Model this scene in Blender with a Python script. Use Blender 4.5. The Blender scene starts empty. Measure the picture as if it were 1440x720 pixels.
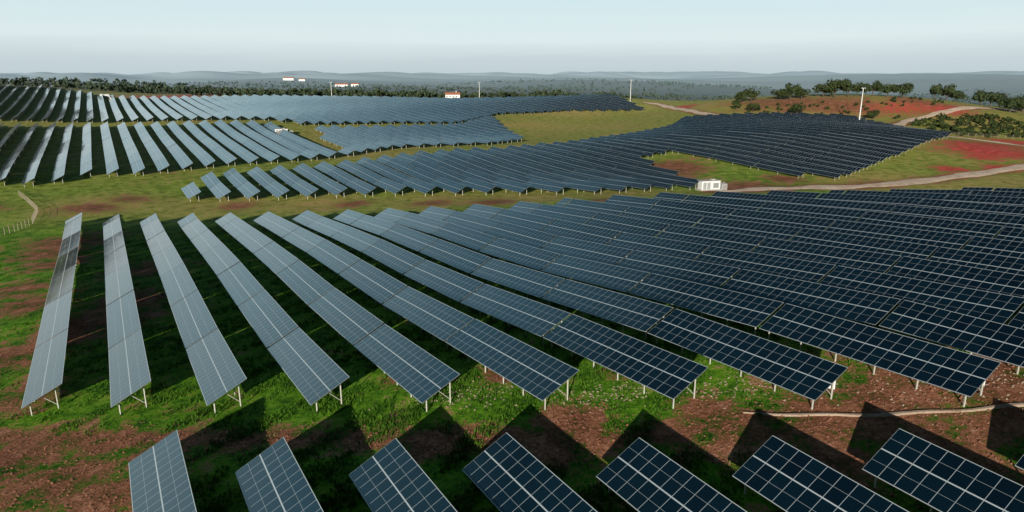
import bpy, math, random
import numpy as np
from mathutils import Vector
random.seed(4); rng=np.random.RandomState(7)
S=bpy.context.scene
S.view_settings.view_transform='Standard'; S.view_settings.look='None'; S.view_settings.exposure=0
CAMZ=30.0
# ---------------- terrain: surveyed spot heights (x,y,z in metres) ----------------
CP=np.array([
(-48,64,-4),(-27,59.8,-1.6),(-6.3,55.6,.7),(14.7,51.4,3.2),(36,47,5.7),(60,42,7.2),(62,80,6.6),
(-27,50,-1.0),(0,46,1.0),(26.5,41.9,3.6),(-10,20,-1),(-35,25,-3.5),(30,20,2),(0,-30,-3),(-60,-30,-6),(60,-30,3),
(-75,60,-5.2),(-110,100,-7),(-40,110,-2.8),(10,110,.8),(60,120,5),(99,130,6),(28,150,1.3),(-55,165,-5.5),(-109,170,-7.4),(150,130,8),
(-120,190,-7),(-60,200,-6.5),(0,200,-5.3),(60,200,-3.7),(130,180,-3),(150,200,-2.7),(180,240,-1.8),
(103,215,-3.8),(190,300,2.2),(206,430,3.1),(103,420,2),(25,300,-1.2),(-34,270,-2.3),(-82,245,-4.7),(-104,215,-7),(114,290,1.9),
(-146,215,-5.4),(-165,215,-5),(-125,250,-4),(-73,280,-4.4),(-203,380,1.3),(-273,370,1.6),(-144,400,1.4),(-123,370,-1.3),
(5,350,-3.9),(-35,430,-2),(49,430,-2.9),(98,520,1.7),(-52,640,6.6),(85,600,9.8),(-201,620,9.2),(-347,600,10),(-451,620,18),(-272,470,3.4),(-10,500,.2),
(0,800,0),(-300,850,2),(-500,900,10),(160,482,10.0),(222,480,13.9),(279,450,11.3),(326,482,8.5),(224,400,2.6),(331,450,4.6),(238,320,-2.6),(300,620,2),(150,650,2),(450,500,0),(400,350,-3),
(400,200,-3),(300,0,5),(-300,100,-8),(-250,0,-8),(0,-150,-3)],float)
P=CP[:,:2]/100.0
def phi(r2): return 0.5*r2*np.log(r2+1e-12)
n=len(P)
K=phi(((P[:,None]-P[None])**2).sum(-1))+np.eye(n)*0.004
A=np.zeros((n+3,n+3)); A[:n,:n]=K; A[:n,n]=1; A[:n,n+1:]=P; A[n,:n]=1; A[n+1:,:n]=P.T
sol=np.linalg.solve(A,np.concatenate([CP[:,2],[0,0,0]]))
FR=[]
r2_=np.random.RandomState(12)
for i in range(14):
    wl=1000*(1.2**i); an=r2_.uniform(0,math.pi); FR.append((math.cos(an)*6.283/wl,math.sin(an)*6.283/wl,r2_.uniform(0,6.28)))
def sstep(a,b,x):
    t=np.clip((x-a)/(b-a),0,1); return t*t*(3-2*t)
def far(x,y):
    s=0
    for kx,ky,p in FR: s=s+np.sin(kx*x+ky*y+p)
    s=s/2.7
    r=np.hypot(x,y)
    amp=8+np.clip((r-1500)/9000,0,1)*26
    z=-15+s*amp-6*sstep(900,3000,r)+14*sstep(5000,12000,r)
    z=z+40*np.exp(-((x+640)/360)**2-((y-980)/190)**2)
    return z
def hv(x,y):
    x=np.asarray(x,float); y=np.asarray(y,float); sh=x.shape
    x=x.ravel(); y=y.ravel(); out=np.empty_like(x)
    for i in range(0,len(x),20000):
        a=x[i:i+20000]; b=y[i:i+20000]
        ac=np.clip(a,-900,900)/100; bc=np.clip(b,-500,1300)/100
        d2=(ac[:,None]-P[:,0])**2+(bc[:,None]-P[:,1])**2
        z=phi(d2)@sol[:n]+sol[n]+sol[n+1]*ac+sol[n+2]*bc
        d=np.hypot(a,b-350); w=sstep(560,950,d)
        z=z*(1-w)+far(a,b)*w if np.any(w>0) else z
        z=z+0.10*np.sin(a*.31+b*.12)*np.sin(b*.27-a*.09)+.25*np.sin(a*.05+1)*np.sin(b*.043)
        out[i:i+20000]=z
    return out.reshape(sh)
def h(x,y): return float(hv(np.array([x]),np.array([y]))[0])
# ---------------- materials ----------------
def newmat(name):
    m=bpy.data.materials.new(name); m.use_nodes=True
    nt=m.node_tree; b=nt.nodes['Principled BSDF']; return m,nt,b
def N(nt,t,**k):
    nd=nt.nodes.new(t)
    for a,v in k.items(): setattr(nd,a,v)
    return nd
def ramp(nt,src,stops):
    r=N(nt,'ShaderNodeValToRGB'); e=r.color_ramp.elements
    while len(e)<len(stops): e.new(.5)
    for el,(p,c) in zip(e,stops): el.position=p; el.color=(*c,1)
    nt.links.new(src,r.inputs[0]); return r.outputs[0]
def math_(nt,op,a,b=None,c=None,clamp=False):
    m=N(nt,'ShaderNodeMath',operation=op); m.use_clamp=clamp
    for i,v in enumerate((a,b,c)):
        if v is None: continue
        if isinstance(v,(int,float)): m.inputs[i].default_value=v
        else: nt.links.new(v,m.inputs[i])
    return m.outputs[0]
def mix(nt,f,a,b):
    m=N(nt,'ShaderNodeMix',data_type='RGBA')
    for i,v in ((0,f),(6,a),(7,b)):
        if isinstance(v,(int,float)): m.inputs[i].default_value=v
        elif isinstance(v,tuple): m.inputs[i].default_value=(*v,1)
        else: nt.links.new(v,m.inputs[i])
    return m.outputs[2]
def noise(nt,scale,detail=4,rough=.6,vec=None):
    t=N(nt,'ShaderNodeTexNoise'); t.inputs['Scale'].default_value=scale; t.inputs['Detail'].default_value=detail; t.inputs['Roughness'].default_value=rough
    if vec is None:
        g=N(nt,'ShaderNodeNewGeometry'); vec=g.outputs['Position']
    nt.links.new(vec,t.inputs['Vector']); return t.outputs['Fac']
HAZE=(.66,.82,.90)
def haze(nt,col,k=1.0,hc=HAZE):  # aerial haze painted into the base colour by distance from the origin
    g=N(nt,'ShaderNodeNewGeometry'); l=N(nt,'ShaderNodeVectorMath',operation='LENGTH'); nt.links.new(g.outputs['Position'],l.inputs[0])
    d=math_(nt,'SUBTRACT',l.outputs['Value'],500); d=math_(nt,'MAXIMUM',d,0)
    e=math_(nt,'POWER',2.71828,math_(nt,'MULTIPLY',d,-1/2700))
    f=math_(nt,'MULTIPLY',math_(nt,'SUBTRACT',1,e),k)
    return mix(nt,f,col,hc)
def simple(name,col,rough=.6,metal=0,var=.15,sc=3,hz=False):
    m,nt,b=newmat(name)
    c=ramp(nt,noise(nt,sc),[(.3,tuple(x*(1-var) for x in col)),(.7,tuple(min(1,x*(1+var)) for x in col))])
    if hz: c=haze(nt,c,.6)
    nt.links.new(c,b.inputs['Base Color']); b.inputs['Roughness'].default_value=rough; b.inputs['Metallic'].default_value=metal
    return m
PW,PL=1.07,2.12
def panel_mat():
    m,nt,b=newmat('solar_glass')
    uv=N(nt,'ShaderNodeUVMap',uv_map='UVMap'); sp=N(nt,'ShaderNodeSeparateXYZ'); nt.links.new(uv.outputs[0],sp.inputs[0])
    u,v=sp.outputs[0],sp.outputs[1]
    def line(x,period,wd):
        f=math_(nt,'FRACT',math_(nt,'DIVIDE',x,period)); f=math_(nt,'ABSOLUTE',math_(nt,'SUBTRACT',f,.5))
        return math_(nt,'GREATER_THAN',f,.5-wd/period/2)
    l1=line(u,PW,.04); l2=line(v,PL,.10); l3=line(v,PL/2,.026)
    fr=math_(nt,'MAXIMUM',math_(nt,'MAXIMUM',math_(nt,'MULTIPLY',l1,.75),l2),math_(nt,'MULTIPLY',l3,.6))
    cl=math_(nt,'MAXIMUM',line(u,PW/6,.01),line(v,PL/12,.01))
    cell=N(nt,'ShaderNodeCombineXYZ'); nt.links.new(math_(nt,'FLOOR',math_(nt,'DIVIDE',u,PW)),cell.inputs[0]); nt.links.new(math_(nt,'FLOOR',math_(nt,'DIVIDE',v,PL)),cell.inputs[1])
    wn=N(nt,'ShaderNodeTexWhiteNoise',noise_dimensions='2D'); nt.links.new(cell.outputs[0],wn.inputs['Vector'])
    base=mix(nt,wn.outputs['Value'],(.0008,.0045,.008),(.0014,.0095,.015))
    base=mix(nt,math_(nt,'MULTIPLY',cl,.10),base,(.05,.10,.13))
    col=mix(nt,fr,base,(.48,.53,.55))
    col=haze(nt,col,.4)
    nt.links.new(col,b.inputs['Base Color'])
    ro=math_(nt,'ADD',.06,math_(nt,'MULTIPLY',fr,.3)); ro=math_(nt,'ADD',ro,math_(nt,'MULTIPLY',wn.outputs['Value'],.05))
    nt.links.new(ro,b.inputs['Roughness']); b.inputs['IOR'].default_value=2.1
    return m
M_PANEL=panel_mat(); M_BACK=simple('panel_backsheet',(.16,.17,.18),.6); M_STEEL=simple('galvanised_steel',(.50,.49,.42),.5,.2)
def ground_mat():
    m,nt,b=newmat('field_ground')
    at=lambda nme: N(nt,'ShaderNodeAttribute',attribute_name=nme).outputs['Fac']
    soil=at('soil'); dry=at('dry'); forest=at('forest'); red=at('red')
    nb=noise(nt,.035,6,.6); nm=noise(nt,.35,6,.65); nf=noise(nt,2.6,6,.8)
    g=ramp(nt,math_(nt,'ADD',math_(nt,'MULTIPLY',nm,.5),math_(nt,'MULTIPLY',nf,.5)),[(.38,(.018,.045,.004)),(.46,(.075,.22,.010)),(.55,(.20,.43,.020)),(.67,(.48,.46,.09))])
    dr=ramp(nt,math_(nt,'ADD',math_(nt,'MULTIPLY',nm,.6),math_(nt,'MULTIPLY',nf,.4)),[(.36,(.15,.18,.03)),(.5,(.50,.40,.11)),(.64,(.72,.46,.24))])
    g=mix(nt,math_(nt,'MULTIPLY',dry,math_(nt,'ADD',nb,.45),clamp=True),g,dr)
    sn=math_(nt,'ADD',math_(nt,'MULTIPLY',nm,.45),math_(nt,'MULTIPLY',nf,.55))
    s=ramp(nt,sn,[(.38,(.035,.013,.009)),(.46,(.20,.075,.04)),(.56,(.47,.20,.11)),(.68,(.70,.46,.31))])
    s=mix(nt,red,s,ramp(nt,sn,[(.38,(.26,.03,.022)),(.5,(.68,.085,.07)),(.62,(.74,.20,.15))]))
    k=math_(nt,'ADD',math_(nt,'MULTIPLY',soil,.72),math_(nt,'MULTIPLY',math_(nt,'SUBTRACT',nb,.5),1.2))
    k=math_(nt,'ADD',k,math_(nt,'MULTIPLY',math_(nt,'SUBTRACT',nm,.5),2.4)); k=math_(nt,'ADD',k,math_(nt,'MULTIPLY',math_(nt,'SUBTRACT',nf,.5),1.7))
    mr=N(nt,'ShaderNodeMapRange',interpolation_type='SMOOTHSTEP'); mr.inputs[1].default_value=.24; mr.inputs[2].default_value=.56; nt.links.new(k,mr.inputs[0])
    c=mix(nt,mr.outputs[0],g,s)
    vo=N(nt,'ShaderNodeTexVoronoi'); vo.inputs['Scale'].default_value=.0045
    gg=N(nt,'ShaderNodeNewGeometry'); nt.links.new(gg.outputs['Position'],vo.inputs['Vector'])
    bw=N(nt,'ShaderNodeSeparateColor'); nt.links.new(vo.outputs['Color'],bw.inputs[0])
    fld=ramp(nt,bw.outputs[0],[(.2,(.07,.08,.035)),(.45,(.16,.17,.06)),(.6,(.24,.17,.10)),(.85,(.05,.065,.03))])
    dots=math_(nt,'GREATER_THAN',noise(nt,.012,7,.75),.44)
    fld=mix(nt,math_(nt,'MULTIPLY',dots,.9),fld,(.028,.042,.026))
    c=mix(nt,forest,c,fld)
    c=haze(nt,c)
    nt.links.new(c,b.inputs['Base Color']); b.inputs['Roughness'].default_value=.95; b.inputs['Specular IOR Level'].default_value=.1
    bp=N(nt,'ShaderNodeBump'); bp.inputs['Strength'].default_value=.8; bp.inputs['Distance'].default_value=.35
    nt.links.new(nf,bp.inputs['Height']); nt.links.new(bp.outputs[0],b.inputs['Normal'])
    return m
SR=[9,8,6,9,8,6,12,5,6,8,9,8,7,6,5,3,3,3,4,2.5,3,3,4,8,7,7,7,8,16,15,12,8,7,12,7,40,40,40]
SP="-76,102 -64,80 -54,68 -38,49 -45,54 -32,46 -102,151 16,48 24,48 30,49 37,50 37,44 30,44 31,39 23,43 -32,53 -19,52 -7,50 4,48 -11,63 -1,62 11,60 -37,56 -119,190 -80,194 -45,193 -4,186 26,174 53,240 60,246 73,211 89,223 -116,204 46,169 -24,190 218,456 183,474 260,440"
pp=lambda s:[tuple(float(q) for q in t.split(',')) for t in s.split()]
soilB=[(*p,r) for p,r in zip(pp(SP),SR)]
soilB+=[(-60,90,9),(-50,52,6),(-30,52,4),(-41,42,8),(-60,100,7),(-68,120,8),(-90,130,9),(5,51,4),(16,50,4),(-150,185,10),(70,206,10),(-85,112,8),(-98,140,9)]
redB=[(*p,r) for p,r in zip(pp("187,270 153,236 240,332 190,282 247,440 266,428 -310,624 -299,670 127,520 200,290 215,305 178,258 172,238 196,262"),[20,8,14,16,16,14,40,30,12,18,16,10,9,12])]
dryB=[(*p,r) for p,r in zip(pp("45,434 65,352 9,454 13,312 121,218 137,206 155,212 -18,243 -105,340 215,438 42,518 143,502 277,398 -58,350 -118,195 -86,194 -55,194 -24,192 6,190 33,190 150,500 -62,300"),[60,50,50,40,30,30,25,40,35,60,60,60,60,60,25,25,25,25,25,25,60,40])]
roads={'main':pp("60,199 68,203 80,207 100,208 119,213 138,220 157,228 181,240 204,251 240,268"),
 'ridge':pp("107,570 118,550 122,510 124,458 135,430"),
 'east':pp("410,510 350,480 293,442 250,416 230,405 209,380"),
 'east2':pp("205,350 217,340 231,328 236,314 242,297 250,275"),
 'path':pp("18.5,49.5 21.5,48.6 24.5,48.5 28,47.4 31,47.3 34.5,46.4 37.5,46.9 41,46.3 44,46.9 50,45")}
fence_w=pp("-122,150 -121,157 -121,162 -122,170 -130,184 -141,196 -150,205"); fence2_w=pp("204,395 208,372 213,352 228,345 258,345")
polys={'B':pp("-104,215 -105,238 -82,245 -34,270 25,300 84,370 104,422 167,430 206,428 192,302 104,216 83,232 63,270 47,256 56,202 26,192 -4,200 -47,202 -83,200 -95,200"),
'C':pp("-325,364 -275,372 -203,380 -143,398 -105,340 -72,282 -89,268 -101,262 -109,256 -128,236 -147,230 -147,214 -163,215 -191,209"),
'D':pp("-499,602 -439,658 -343,592 -270,605 -199,612 -130,615 -50,616 86,606 99,524 43,526 -10,502 -36,438 -70,426 -120,402 -145,416 -235,402 -336,400"),
'E':pp("-112,388 -66,404 -35,422 -15,488 5,346 -10,324 -52,316 -68,285")}
def seg_dist(x,y,pl):
    d=np.full(x.shape,1e9)
    for (x0,y0),(x1,y1) in zip(pl[:-1],pl[1:]):
        dx,dy=x1-x0,y1-y0; t=np.clip(((x-x0)*dx+(y-y0)*dy)/(dx*dx+dy*dy+1e-9),0,1)
        d=np.minimum(d,np.hypot(x-x0-t*dx,y-y0-t*dy))
    return d
front=np.radians(np.linspace(-46,46,420)); rest=np.radians(np.linspace(46,314,140))[1:-1]
ang=np.concatenate([front,rest]); na=len(ang)
rad=[1.5]
while rad[-1]<60: rad.append(rad[-1]+max(.6,rad[-1]*.02))
while rad[-1]<16000: rad.append(rad[-1]*(1.0135 if rad[-1]<1500 else 1.03))
rad=np.array(rad); nr=len(rad)
AA,RR=np.meshgrid(ang,rad); GX=np.sin(AA)*RR; GY=np.cos(AA)*RR; GZ=hv(GX,GY)
vs=np.stack([GX,GY,GZ],-1).reshape(-1,3)
idx=np.arange(nr*na).reshape(nr,na); nx=np.roll(idx,-1,1)
q=np.stack([idx[:-1],idx[1:],nx[1:],nx[:-1]],-1).reshape(-1,4)
vs=np.vstack([vs,[[0,0,h(0,0)]]]); ci=len(vs)-1
me=bpy.data.meshes.new('ground'); tri=[(ci,int(idx[0,i]),int(nx[0,i])) for i in range(na)]
me.from_pydata(vs.tolist(),[],q.tolist()+tri); me.update()
me.polygons.foreach_set('use_smooth',[True]*len(me.polygons))
gx,gy=vs[:,0],vs[:,1]; gr=np.hypot(gx,gy)
def blobs(B):
    o=np.zeros(len(gx))
    for x,y,r in B: o=np.maximum(o,np.exp(-((gx-x)**2+(gy-y)**2)/(r*r)))
    return o
soil=blobs(soilB); redm=blobs(redB); soil=np.maximum(soil,redm)
for k,v in roads.items():
    soil=np.maximum(soil,np.exp(-(seg_dist(gx,gy,v)/(6 if k!='path' else 1.5))**2))
track=[(-60,62),(-27,54),(0,49.5),(30,45),(70,38)]
soil=np.maximum(soil,.95*np.exp(-(seg_dist(gx,gy,track)/2.6)**2))
forest=sstep(620,900,np.hypot(gx,gy-60))
for nme,arr in (('soil',soil),('dry',np.maximum(blobs(dryB),.7*sstep(150,350,gr))),('forest',forest),('red',np.clip(redm*1.2,0,1))):
    a=me.attributes.new(nme,'FLOAT','POINT'); a.data.foreach_set('value',arr.astype(np.float32))
go=bpy.data.objects.new('ground',me); S.collection.objects.link(go); me.materials.append(ground_mat())
class MB:
    def __init__(s): s.v=[]; s.f=[]; s.m=[]; s.uv=[]
    def box8(s,c,mat,topuv=None,topmat=None):
        b=len(s.v); s.v+= [tuple(p) for p in c]
        F=[(3,2,1,0),(4,5,6,7),(0,1,5,4),(1,2,6,5),(2,3,7,6),(3,0,4,7)]
        for i,f in enumerate(F):
            s.f.append(tuple(b+k for k in f)); s.m.append(topmat if (i==1 and topmat is not None) else mat)
            s.uv+= topuv if (i==1 and topuv) else [(0,0)]*4
    def box(s,cx,cy,z0,sx,sy,z1,mat,ang=0):
        ca,sa=math.cos(ang),math.sin(ang); c=[]
        for z in (z0,z1):
            for dx,dy in ((-sx/2,-sy/2),(sx/2,-sy/2),(sx/2,sy/2),(-sx/2,sy/2)): c.append((cx+dx*ca-dy*sa,cy+dx*sa+dy*ca,z))
        s.box8(c,mat)
    def beam(s,p,q,w,mat):
        p=Vector(p); q=Vector(q); d=(q-p).normalized(); a=d.cross(Vector((0,0,1)))
        if a.length<.01: a=Vector((1,0,0))
        a.normalize(); b=a.cross(d).normalized(); a*=w/2; b*=w/2
        s.box8([p-a-b,p+a-b,p+a+b,p-a+b,q-a-b,q+a-b,q+a+b,q-a+b],mat)
    def cyl(s,p,q,r0,r1,mat,n=8):
        p=Vector(p); q=Vector(q); d=(q-p).normalized(); a=d.orthogonal().normalized(); b=d.cross(a); k=len(s.v)
        for c,r in ((p,r0),(q,r1)):
            for i in range(n):
                t=6.28318*i/n; s.v.append(tuple(c+a*r*math.cos(t)+b*r*math.sin(t)))
        for i in range(n):
            j=(i+1)%n; s.f.append((k+i,k+j,k+n+j,k+n+i)); s.m.append(mat); s.uv+=[(0,0)]*4
        s.f.append(tuple(k+n+i for i in range(n))); s.m.append(mat); s.uv+=[(0,0)]*n
    def face(s,pts,mat):
        b=len(s.v); s.v+=[tuple(p) for p in pts]; s.f.append(tuple(range(b,b+len(pts)))); s.m.append(mat); s.uv+=[(0,0)]*len(pts)
    def obj(s,name,mats,parent=None,loc=None):
        me=bpy.data.meshes.new(name); me.from_pydata(s.v,[],s.f); me.update()
        for m in mats: me.materials.append(m)
        me.polygons.foreach_set('material_index',s.m)
        uv=me.uv_layers.new(name='UVMap'); uv.data.foreach_set('uv',np.array(s.uv,np.float32).ravel())
        o=bpy.data.objects.new(name,me); S.collection.objects.link(o)
        if parent: o.parent=parent
        return o
UD=(-.510,.860); VD=(.860,.510)
def W(u,v): return (u*UD[0]+v*VD[0],u*UD[1]+v*VD[1])
M_WHITE=simple('white_paint',(.78,.78,.76),.5,0,.06); M_GREY=simple('grey_metal',(.35,.36,.37),.5); M_DARK=simple('dark_louvre',(.05,.055,.06),.6); M_CONC=simple('concrete',(.42,.40,.37),.9); M_TILE=simple('roof_tile',(.42,.16,.09),.85); M_WOOD=simple('weathered_wood',(.40,.33,.25),.9); M_GLASS=simple('window_glass',(.03,.04,.05),.1)
TW=2*PL; TILT=math.radians(27); GAP=.35; NM=18
def build_row(V,intervals,detail):
    mb=MB(); any_=False; uo=random.randint(0,500)*PW
    for (u0,u1) in intervals:
        u=u0
        while u<u1-3*PW:
            nm=min(NM,int((u1-u)/PW)); L=nm*PW
            x0,y0=W(u,V); x1,y1=W(u+L,V); g0=h(x0,y0); g1=h(x1,y1)
            tl=TILT+random.gauss(0,.004); jz=random.gauss(0,.02)
            w=TW*math.cos(tl)/2; r=TW*math.sin(tl)/2; zc=2.08+jz
            nrm=Vector((-VD[0]*math.sin(tl),-VD[1]*math.sin(tl),math.cos(tl)))*.05
            def pt(uu,s,g):
                x,y=W(uu,V+s*w); return Vector((x,y,g+zc+s*r))
            a,b,c,d=pt(u,-1,g0),pt(u,1,g0),pt(u+L,1,g1),pt(u+L,-1,g1)
            mb.box8([a-nrm,b-nrm,c-nrm,d-nrm,a,b,c,d],1,topuv=[(uo,0),(uo,TW),(uo+L,TW),(uo+L,0)],topmat=0)
            any_=True; uo+=L
            if detail>=1:
                ns=max(2,int(L/3.3)+1) if detail==2 else max(2,int(L/6.5)+1)
                for i in range(ns):
                    t=(i+.18)/(ns-.64) if ns>1 else .5
                    uu=u+L*t; g=g0*(1-t)+g1*t
                    for s in (-.62,.62):
                        x,y=W(uu,V+s*w); top=g+zc+s*r-.12
                        mb.beam((x,y,h(x,y)-.15),(x,y,top),.11,2)
                    if detail==2:
                        p=pt(uu,-.9,g)-nrm*2.4; q=pt(uu,.9,g)-nrm*2.4; mb.beam(p,q,.09,2)
                        x,y=W(uu,V+.62*w); xx,yy=W(uu,V-.1*w)
                        mb.beam((x,y,g+.5),(xx,yy,g+zc-.1*r-.15),.06,2)
                if detail==2:
                    for s in (-.75,-.25,.25,.75):
                        p=pt(u+.05,s,g0)-nrm*1.6; q=pt(u+L-.05,s,g1)-nrm*1.6; mb.beam(p,q,.05,2)
            u+=L+GAP
    if any_: mb.obj('solar_panel_row',[M_PANEL,M_BACK,M_STEEL])
for k in range(9):
    V=2.1+7.0*k-1.9; ue=56.9-5.72*k+(.9 if k==0 else .3 if k==1 else 0)
    build_row(V,[(ue-PW*18*2-GAP,ue)],2)
farline=[(-200,180),(-109,170),(-55,165),(28,150),(99,130),(160,115),(260,95)]
for k in range(24):
    V=-8.9+7.96*k; u0=max(79.7-7.16*k,5)
    ue=u0
    for u in np.arange(u0,320,1.0):
        x,y=W(u,V)
        if y>np.interp(x,[p[0] for p in farline],[p[1] for p in farline]): break
        ue=u
    build_row(V,[(u0,ue)],2 if k<14 else 1)
    if k in (7,8,9):
        mb=MB()
        for j in range(3):
            x,y=W(u0+.9+j*.75,V+1.45); z=h(x,y); an=-.53
            mb.box(x,y,z+.75,.5,.3,z+1.55,0,an); mb.box(x,y,z+1.56,.56,.36,z+1.62,1,an); mb.box(x,y,z-.1,.08,.08,z+.75,1,an)
        mb.obj('string_inverter',[M_WHITE,M_GREY])
def inside(x,y,pl):
    c=False; j=len(pl)-1
    for i in range(len(pl)):
        xi,yi=pl[i]; xj,yj=pl[j]
        if (yi>y)!=(yj>y) and x<(xj-xi)*(y-yi)/(yj-yi)+xi: c=not c
        j=i
    return c
for key,pitch,v0 in (('B',7.6,1.0),('C',7.9,.5),('D',7.6,3.),('E',7.6,2.)):
    pl=polys[key]; Us=[-.51*x+.86*y for x,y in pl]; Vs=[.86*x+.51*y for x,y in pl]
    V=min(Vs)+v0
    while V<max(Vs):
        iv=[]; st=None
        for u in np.arange(min(Us)-2,max(Us)+2,1.0):
            x,y=W(u,V); ins=inside(x,y,pl)
            if ins and st is None: st=u
            if not ins and st is not None:
                if u-st>6: iv.append((st,u))
                st=None
        if iv: build_row(V,iv,1)
        V+=pitch
def road_mat(name,k):
    m,nt,b=newmat(name)
    c=ramp(nt,math_(nt,'ADD',math_(nt,'MULTIPLY',noise(nt,.4),.6),math_(nt,'MULTIPLY',noise(nt,4),.4)),[(.35,(.48*k,.31*k,.20*k)),(.5,(.74*k,.54*k,.39*k)),(.65,(.90*k,.72*k,.56*k))])
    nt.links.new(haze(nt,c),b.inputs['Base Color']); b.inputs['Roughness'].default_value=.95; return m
M_ROAD=road_mat('gravel_road',1); M_PATH=road_mat('dry_earth',.5)
for k,pl in roads.items():
    mb=MB(); pts=[]; stp=3 if k!='path' else .8; base_w=3.1 if k!='path' else .2
    for (x0,y0),(x1,y1) in zip(pl[:-1],pl[1:]):
        nseg=max(2,int(math.hypot(x1-x0,y1-y0)/stp))
        for i in range(nseg): pts.append((x0+(x1-x0)*i/nseg,y0+(y1-y0)*i/nseg))
    pts=np.array(pts)
    for _ in range(8 if k!='path' else 3): pts[1:-1]=(pts[:-2]+pts[1:-1]*2+pts[2:])/4
    prev=None
    for i in range(len(pts)):
        t=pts[min(i+1,len(pts)-1)]-pts[max(i-1,0)]; t=t/np.linalg.norm(t); nn=np.array([-t[1],t[0]])
        wd=base_w*(1+.2*math.sin(i*.7)+random.uniform(-.12,.12))*min(1,(i+1)/5)
        row=[]
        for s in (-1,-.5,0,.5,1):
            p=pts[i]+nn*wd*s; row.append((p[0],p[1],h(p[0],p[1])+(.12 if abs(s)<1 else -.05)+.0002*np.hypot(*p)))
        if prev:
            for j in range(4): mb.face([prev[j],prev[j+1],row[j+1],row[j]],0)
        prev=row
    mb.obj('dirt_road' if k!='path' else 'earth_kerb',[M_ROAD if k!='path' else M_PATH])
def leafmat(name,a,b_,hz=True):
    m,nt,b=newmat(name); c=ramp(nt,noise(nt,.5,4),[(.35,a),(.65,b_)])
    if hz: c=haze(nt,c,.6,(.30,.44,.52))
    nt.links.new(c,b.inputs['Base Color']); b.inputs['Roughness'].default_value=.8; b.inputs['Specular IOR Level'].default_value=.15; return m
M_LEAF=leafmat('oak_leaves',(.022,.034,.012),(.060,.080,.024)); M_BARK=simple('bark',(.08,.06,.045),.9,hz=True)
def add_leaves(mb,cx,cy,cz,R,H,nc,nl,ls):
    for c in range(nc):
        t=random.uniform(0,6.28); rr=R*.68*math.sqrt(random.random()); zz=cz+random.uniform(-.30,.42)*H*(1-.5*rr/R)
        ax,ay=cx+rr*math.cos(t),cy+rr*math.sin(t); cr=R*random.uniform(.28,.46)
        for l in range(nl):
            d=Vector((random.gauss(0,1),random.gauss(0,1),random.gauss(0,.75))).normalized()*cr*random.uniform(.6,1.05)
            p=Vector((ax,ay,zz))+d; nn=(d.normalized()+Vector((random.gauss(0,.5),random.gauss(0,.5),random.gauss(0,.5)))).normalized()
            a=nn.orthogonal().normalized(); b=nn.cross(a); s=ls*random.uniform(.6,1.3)
            mb.face([p-a*s-b*s*.7,p+a*s-b*s*.6,p+a*s*.8+b*s,p-a*s*.7+b*s*.8],0)
def tree(mb,x,y,z,R,H,nc,nl,ls):
    tz=z+H*.32
    mb.cyl((x,y,z-.2),(x+.1,y,tz),R*.07,R*.045,1,7)
    for i in range(4):
        t=i*1.57+random.random(); mb.cyl((x+.1,y,tz-.1),(x+math.cos(t)*R*.55,y+math.sin(t)*R*.55,z+H*.62),R*.035,R*.015,1,5)
    add_leaves(mb,x,y,z+H*.62,R,H*.75,nc,nl,ls)
tm=[]
for i in range(4):
    mb=MB(); tree(mb,0,0,0,random.uniform(4.2,5.6),random.uniform(6.5,8),13,70,.38); o=mb.obj('oak_tree',[M_LEAF,M_BARK]); tm.append(o.data); bpy.data.objects.remove(o)
def put_tree(x,y,s):
    o=bpy.data.objects.new('oak_tree',random.choice(tm)); S.collection.objects.link(o); o.location=(x,y,h(x,y)); o.rotation_euler=(0,0,random.uniform(0,6.28)); o.scale=(s*random.uniform(.9,1.2),s*random.uniform(.9,1.2),s)
for x,y,s in [(158,484,1),(166,486,1.1),(186,485,1.1),(193,486,1.3),(200,484,1.1),(216,486,1.3),(222,482,1.5),(231,482,1.4),(240,480,1.1),(249,484,1.2),(256,478,1.2),(264,474,1.2),(286,474,1.2),(293,472,1.3),(302,476,1.1),(322,480,1.3),(330,482,1.4),(338,486,1.2),(179,438,1),(155,448,.8),(148,460,.7),(316,442,1.2),(322,440,1.2),(217,418,.7),(340,462,1.3),(352,470,1.2)]: put_tree(x,y,s)
def mast(x,y,H,r=.16):
    z=h(x,y); mb=MB()
    mb.box(x,y,z-.3,1.1,1.1,z+.25,2); mb.cyl((x,y,z),(x,y,z+H),r*1.5,r*.8,0,12)
    mb.beam((x-.9,y,z+H-.3),(x+.9,y,z+H-.3),.12,1)
    for s in (-.8,.8): mb.box(x+s,y-.15,z+H-.25,.5,.6,z+H+.15,0)
    mb.cyl((x,y,z+H),(x,y,z+H+1.2),.04,.02,1,6); mb.box(x,y-.3,z+1.2,.5,.35,z+2.1,1)
    mb.obj('camera_mast',[M_WHITE,M_GREY,M_CONC])
mast(198,396,20,.24); mast(97,574,17,.2); mast(-30,645,15,.2); mast(-160,622,14,.18)
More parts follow.
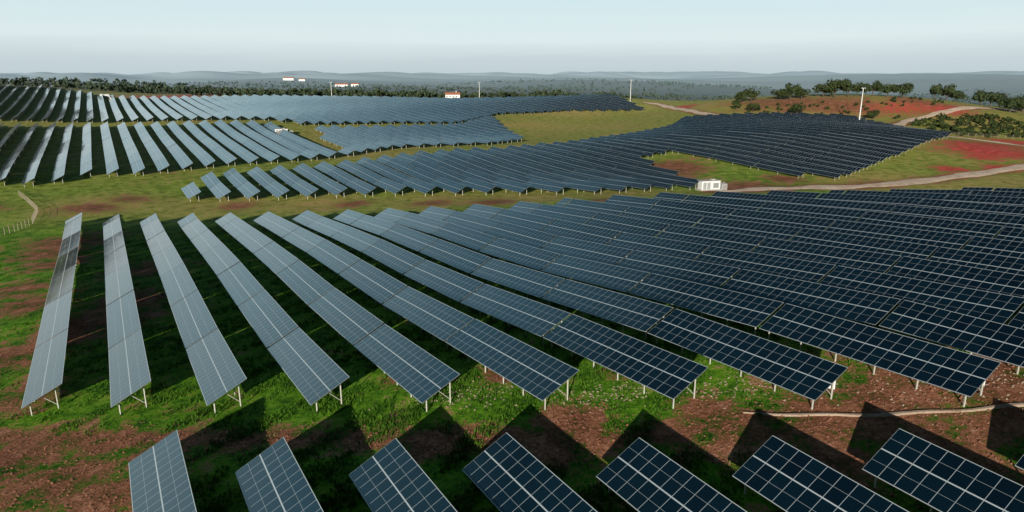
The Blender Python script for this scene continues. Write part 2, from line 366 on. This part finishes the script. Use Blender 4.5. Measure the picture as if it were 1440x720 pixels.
def station(x,y,ang,s=1.0):
    z=h(x,y)
    e=bpy.data.objects.new('inverter_station',None); S.collection.objects.link(e); e.location=(x,y,z); e.rotation_euler=(0,0,ang); e.scale=(s,s,s)
    b=MB(); b.box(0,0,-.6,7.6,3.4,.35,0); b.obj('plinth',[M_CONC],e)
    b=MB(); b.box(0,0,.352,6.4,2.6,3.0,0)
    for i in range(13): b.box(-3.0+i*.5,-1.32,.5,.08,.05,2.85,0)
    b.obj('cabin',[M_WHITE],e)
    b=MB(); b.box(0,0,3.002,6.8,3.0,3.14,0); b.box(1.2,0,3.142,1.2,1.2,3.5,0); b.obj('roof',[M_CONC],e)
    b=MB()
    for dx in (-2.2,-.8): b.box(dx,-1.38,.45,1.1,.06,2.6,0)
    b.obj('doors',[M_GREY],e)
    b=MB()
    for i in range(9): b.box(1.7,-1.38,.8+i*.18,1.9,.07,.9+i*.18,0)
    b.obj('louvres',[M_DARK],e)
    b=MB(); b.box(4.9,0,-.2,2.0,2.0,1.9,0)
    for i in range(6): b.box(4.3+i*.25,-1.15,.3,.08,.3,1.6,1)
    for i in range(3): b.cyl((4.4+i*.5,0,1.9),(4.4+i*.5,0,2.4),.09,.06,1,8)
    b.obj('transformer',[M_GREY,M_CONC],e)
station(59,203,.25,.95); station(-122,366,.3,1.0); station(-340,586,.2,1.1)
def farmhouse(x,y,L,Wd,H,ang):
    z=h(x,y)
    e=bpy.data.objects.new('farmhouse',None); S.collection.objects.link(e); e.location=(x,y,z); e.rotation_euler=(0,0,ang)
    b=MB(); b.box(0,0,-1,L,Wd,H,0)
    for s in (-1,1): b.face([(s*L/2,-Wd/2,H),(s*L/2,Wd/2,H),(s*L/2,0,H+Wd*.28)],0)
    b.obj('walls',[M_WHITE],e)
    b=MB(); o=.4
    for s in (-1,1):
        b.box8([(-L/2-o,s*(Wd/2+o),H-.15),(L/2+o,s*(Wd/2+o),H-.15),(L/2+o,0,H+Wd*.28),(-L/2-o,0,H+Wd*.28),(-L/2-o,s*(Wd/2+o),H+.05),(L/2+o,s*(Wd/2+o),H+.05),(L/2+o,0,H+Wd*.28+.2),(-L/2-o,0,H+Wd*.28+.2)],0)
    b.box(L*.25,.6,H,.8,.8,H+Wd*.28+1.2,1)
    b.obj('roof',[M_TILE,M_WHITE],e)
    b=MB(); k=int(L/3)
    for i in range(k): b.box(-L/2+1.5+i*3,-Wd/2-.02,1,1.0,.08,2.3 if i!=k//2 else 2.2,0)
    b.obj('windows',[M_GLASS],e)
farmhouse(-548,2260,40,14,7,.2); farmhouse(-521,2340,26,12,8,-.1); farmhouse(-963,3040,44,16,9,.1); farmhouse(-887,2980,26,12,7,0); farmhouse(-58,684,14,7,3.4,.1)
mb=MB(); cnt=0; tries=0
while cnt<3300 and tries<90000:
    tries+=1
    a=math.radians(random.uniform(-44,44)); r=640*(4.5**(random.random()**1.3)); x,y=r*math.sin(a),r*math.cos(a)
    nz=math.sin(x*.011+1.3)*math.sin(y*.013+.4)+.6*math.sin(x*.004-y*.006)+.3*math.sin(x*.03)*math.sin(y*.027)
    hill=(x<-250 and y>780)
    if not hill:
        if x>130 and r<900: continue
        if nz<-.1: continue
    if y<660 and x<130: continue
    if abs(x+540)<60 and 2150<y<2330 or abs(x+930)<80 and 2900<y<3030 or (abs(x+58)<25 and y<700): continue
    if any(inside(x,y,pl) for pl in polys.values()): continue
    z=h(x,y); R=random.uniform(3.5,6.5); H=random.uniform(5,8.5)
    add_leaves(mb,x,y,z+H*.45,R,H,4,8,1.3); mb.cyl((x,y,z-.3),(x,y,z+H*.4),.35,.25,1,5); cnt+=1
mb.obj('distant_woodland',[M_LEAF,M_BARK])
mb=MB()
for i in range(290):
    if i<240: x=random.uniform(222,330); y=random.uniform(345,412)
    else: x=random.uniform(140,280); y=random.uniform(436,470)
    if min(float(seg_dist(np.array([x]),np.array([y]),r_)[0]) for r_ in roads.values())<6: continue
    R=random.uniform(1.2,2.8)*(1 if i<240 else .6); add_leaves(mb,x,y,h(x,y)+R*.5,R,R*1.5,4,14,.45)
mb.obj('shrub_thicket',[M_LEAF,M_BARK])
def fence(pl,Hh,sp,name):
    mb=MB(); last=None
    for (x0,y0),(x1,y1) in zip(pl[:-1],pl[1:]):
        L=math.hypot(x1-x0,y1-y0); k=max(1,int(L/sp))
        for i in range(k):
            x,y=x0+(x1-x0)*i/k,y0+(y1-y0)*i/k; z=h(x,y)
            mb.cyl((x,y,z-.2),(x+random.uniform(-.05,.05),y,z+Hh),.07,.06,0,6)
            if last:
                for f in (.3,.6,.92): mb.beam((last[0],last[1],last[2]+Hh*f),(x,y,z+Hh*f),.035,0)
            last=(x,y,z)
    mb.obj(name,[M_WOOD])
fence(fence_w,1.8,1.6,'post_fence'); fence(fence2_w,1.8,3.5,'post_fence')
def scat(nP,r0,k):
    a=np.radians(rng.uniform(-42,42,nP)); r=r0*(k**rng.rand(nP)); return r*np.sin(a),r*np.cos(a)
X,Y=scat(100000,36,5.0)
sm=np.zeros(len(X))
for x,y,r in soilB: sm=np.maximum(sm,np.exp(-((X-x)**2+(Y-y)**2)/(r*r)))
clump=np.sin(X*.5+1)*np.sin(Y*.6)+.7*np.sin(X*1.3-Y*.9)+rng.normal(0,.5,len(X))
keep=(sm<.6)&(clump>.2+sm); X,Y=X[keep],Y[keep]; Z=hv(X,Y)
VV=[]
for j in range(4):
    an=rng.uniform(0,6.28,len(X)); hh=rng.uniform(.10,.34,len(X)); wd=rng.uniform(.04,.09,len(X)); ln=rng.uniform(.05,.22,len(X)); ox=rng.normal(0,.14,len(X)); oy=rng.normal(0,.14,len(X))
    bx,by=X+ox,Y+oy
    p0=np.stack([bx-np.sin(an)*wd,by+np.cos(an)*wd,Z-.03],-1); p1=np.stack([bx+np.sin(an)*wd,by-np.cos(an)*wd,Z-.03],-1); p2=np.stack([bx+np.cos(an)*ln,by+np.sin(an)*ln,Z+hh],-1)
    VV.append(np.stack([p0,p1,p2],1).reshape(-1,3))
VV=np.vstack(VV); me=bpy.data.meshes.new('grass_tufts'); me.from_pydata(VV.tolist(),[],np.arange(len(VV)).reshape(-1,3).tolist()); me.materials.append(leafmat('grass_blades',(.028,.08,.006),(.085,.19,.014),False))
o=bpy.data.objects.new('grass_tufts',me); S.collection.objects.link(o)
def rocks(X,Y,smin,smax,name,mat):
    Z=hv(X,Y); m=len(X); s=rng.uniform(smin,smax,m)
    P5=[]
    for d in ((1,0,-.1),(0,1,-.1),(-1,0,-.1),(0,-1,-.1),(0,0,.75)):
        j=rng.uniform(.6,1.3,(m,3)); P5.append(np.stack([X,Y,Z],-1)+np.array(d)*j*s[:,None]+np.array([.2,.1,0])*rng.uniform(-1,1,(m,1))*s[:,None])
    V5=np.stack(P5,1).reshape(-1,3); b=np.arange(m)*5
    F=np.concatenate([np.stack([b+i,b+(i+1)%4,b+4],-1) for i in range(4)])
    me=bpy.data.meshes.new(name); me.from_pydata(V5.tolist(),[],F.tolist()); me.materials.append(mat)
    S.collection.objects.link(bpy.data.objects.new(name,me))
c=np.array([(-4,58,5),(8,55,5),(20,54,5),(36,51,8),(45,48,9)],float)[rng.randint(0,5,1100)]
rocks(c[:,0]+rng.normal(0,1,1100)*c[:,2]*.6,c[:,1]+rng.normal(0,1,1100)*c[:,2]*.25,.04,.15,'loose_stones',simple('stone',(.36,.27,.19),.9))
X,Y=scat(60000,38,3.2); sm=np.exp(-(seg_dist(X,Y,track)/3)**2)
for x,y,r in soilB: sm=np.maximum(sm,np.exp(-((X-x)**2+(Y-y)**2)/(r*r)))
k_=(sm>.35)&(rng.rand(len(X))<.4); rocks(X[k_],Y[k_],.04,.16,'soil_clods',simple('clod_earth',(.22,.095,.055),.95,0,.45,1.5))
EL=math.radians(13.5); AZ=math.radians(193)
sd=Vector((math.sin(AZ)*math.cos(EL),math.cos(AZ)*math.cos(EL),math.sin(EL)))
L=bpy.data.lights.new('sun','SUN'); L.energy=5; L.angle=math.radians(.5); L.color=(1,.94,.83)
lo=bpy.data.objects.new('sun',L); S.collection.objects.link(lo); lo.rotation_euler=(-sd).to_track_quat('-Z','Y').to_euler()
w=bpy.data.worlds.new('World'); S.world=w; w.use_nodes=True; nt=w.node_tree; bg=nt.nodes['Background']
sk=nt.nodes.new('ShaderNodeTexSky'); sk.sky_type='NISHITA'; sk.sun_disc=False; sk.sun_elevation=EL; sk.sun_rotation=AZ; sk.air_density=1; sk.dust_density=1; sk.ozone_density=2
tc=N(nt,'ShaderNodeTexCoord'); sx=N(nt,'ShaderNodeSeparateXYZ'); nt.links.new(tc.outputs['Generated'],sx.inputs[0])
mp=N(nt,'ShaderNodeMapping'); mp.inputs['Scale'].default_value=(1.5,1.5,22); nt.links.new(tc.outputs['Generated'],mp.inputs[0])
cn=noise(nt,1.6,6,.6,mp.outputs[0])
# sky glow stretched up front-left and pulled down elsewhere, shaped for panel reflections
dt=math_(nt,'ADD',math_(nt,'MULTIPLY',sx.outputs[0],-.72),math_(nt,'MULTIPLY',sx.outputs[1],.69))
st=N(nt,'ShaderNodeMapRange',interpolation_type='SMOOTHSTEP'); nt.links.new(dt,st.inputs[0]); st.inputs[1].default_value=-.1; st.inputs[2].default_value=.85; st.inputs[3].default_value=1.5; st.inputs[4].default_value=.68
hi=math_(nt,'MAXIMUM',math_(nt,'SUBTRACT',sx.outputs[2],.11),0)
lo_=math_(nt,'MINIMUM',sx.outputs[2],.11)
zz=math_(nt,'ADD',lo_,math_(nt,'MULTIPLY',hi,st.outputs[0]))
zz=math_(nt,'ADD',zz,math_(nt,'MULTIPLY',math_(nt,'SUBTRACT',cn,.5),.03))
rc=ramp(nt,zz,[(0,(.54,.64,.69)),(.018,(.58,.68,.73)),(.045,(.74,.84,.86)),(.11,(.62,.81,.86)),(.2,(.48,.74,.84)),(.34,(.15,.34,.46)),(.5,(.018,.065,.11)),(1,(.006,.022,.05))])
# sky behind the camera dimmed on purpose to deepen the ground shadows
sb=N(nt,'ShaderNodeMapRange',interpolation_type='SMOOTHSTEP'); nt.links.new(sx.outputs[1],sb.inputs[0]); sb.inputs[1].default_value=-.4; sb.inputs[2].default_value=.45; sb.inputs[3].default_value=.4/.12; sb.inputs[4].default_value=1/.12
vm=N(nt,'ShaderNodeVectorMath',operation='SCALE'); nt.links.new(rc,vm.inputs[0]); nt.links.new(sb.outputs[0],vm.inputs['Scale'])
nt.links.new(mix(nt,.95,sk.outputs[0],vm.outputs[0]),bg.inputs[0]); bg.inputs[1].default_value=.12
cd=bpy.data.cameras.new('camera'); cd.lens=24; cd.sensor_width=36; cd.clip_end=60000; cd.clip_start=.5
co=bpy.data.objects.new('camera',cd); S.collection.objects.link(co); co.location=(0,0,CAMZ); co.rotation_euler=(math.radians(75),0,0); S.camera=co
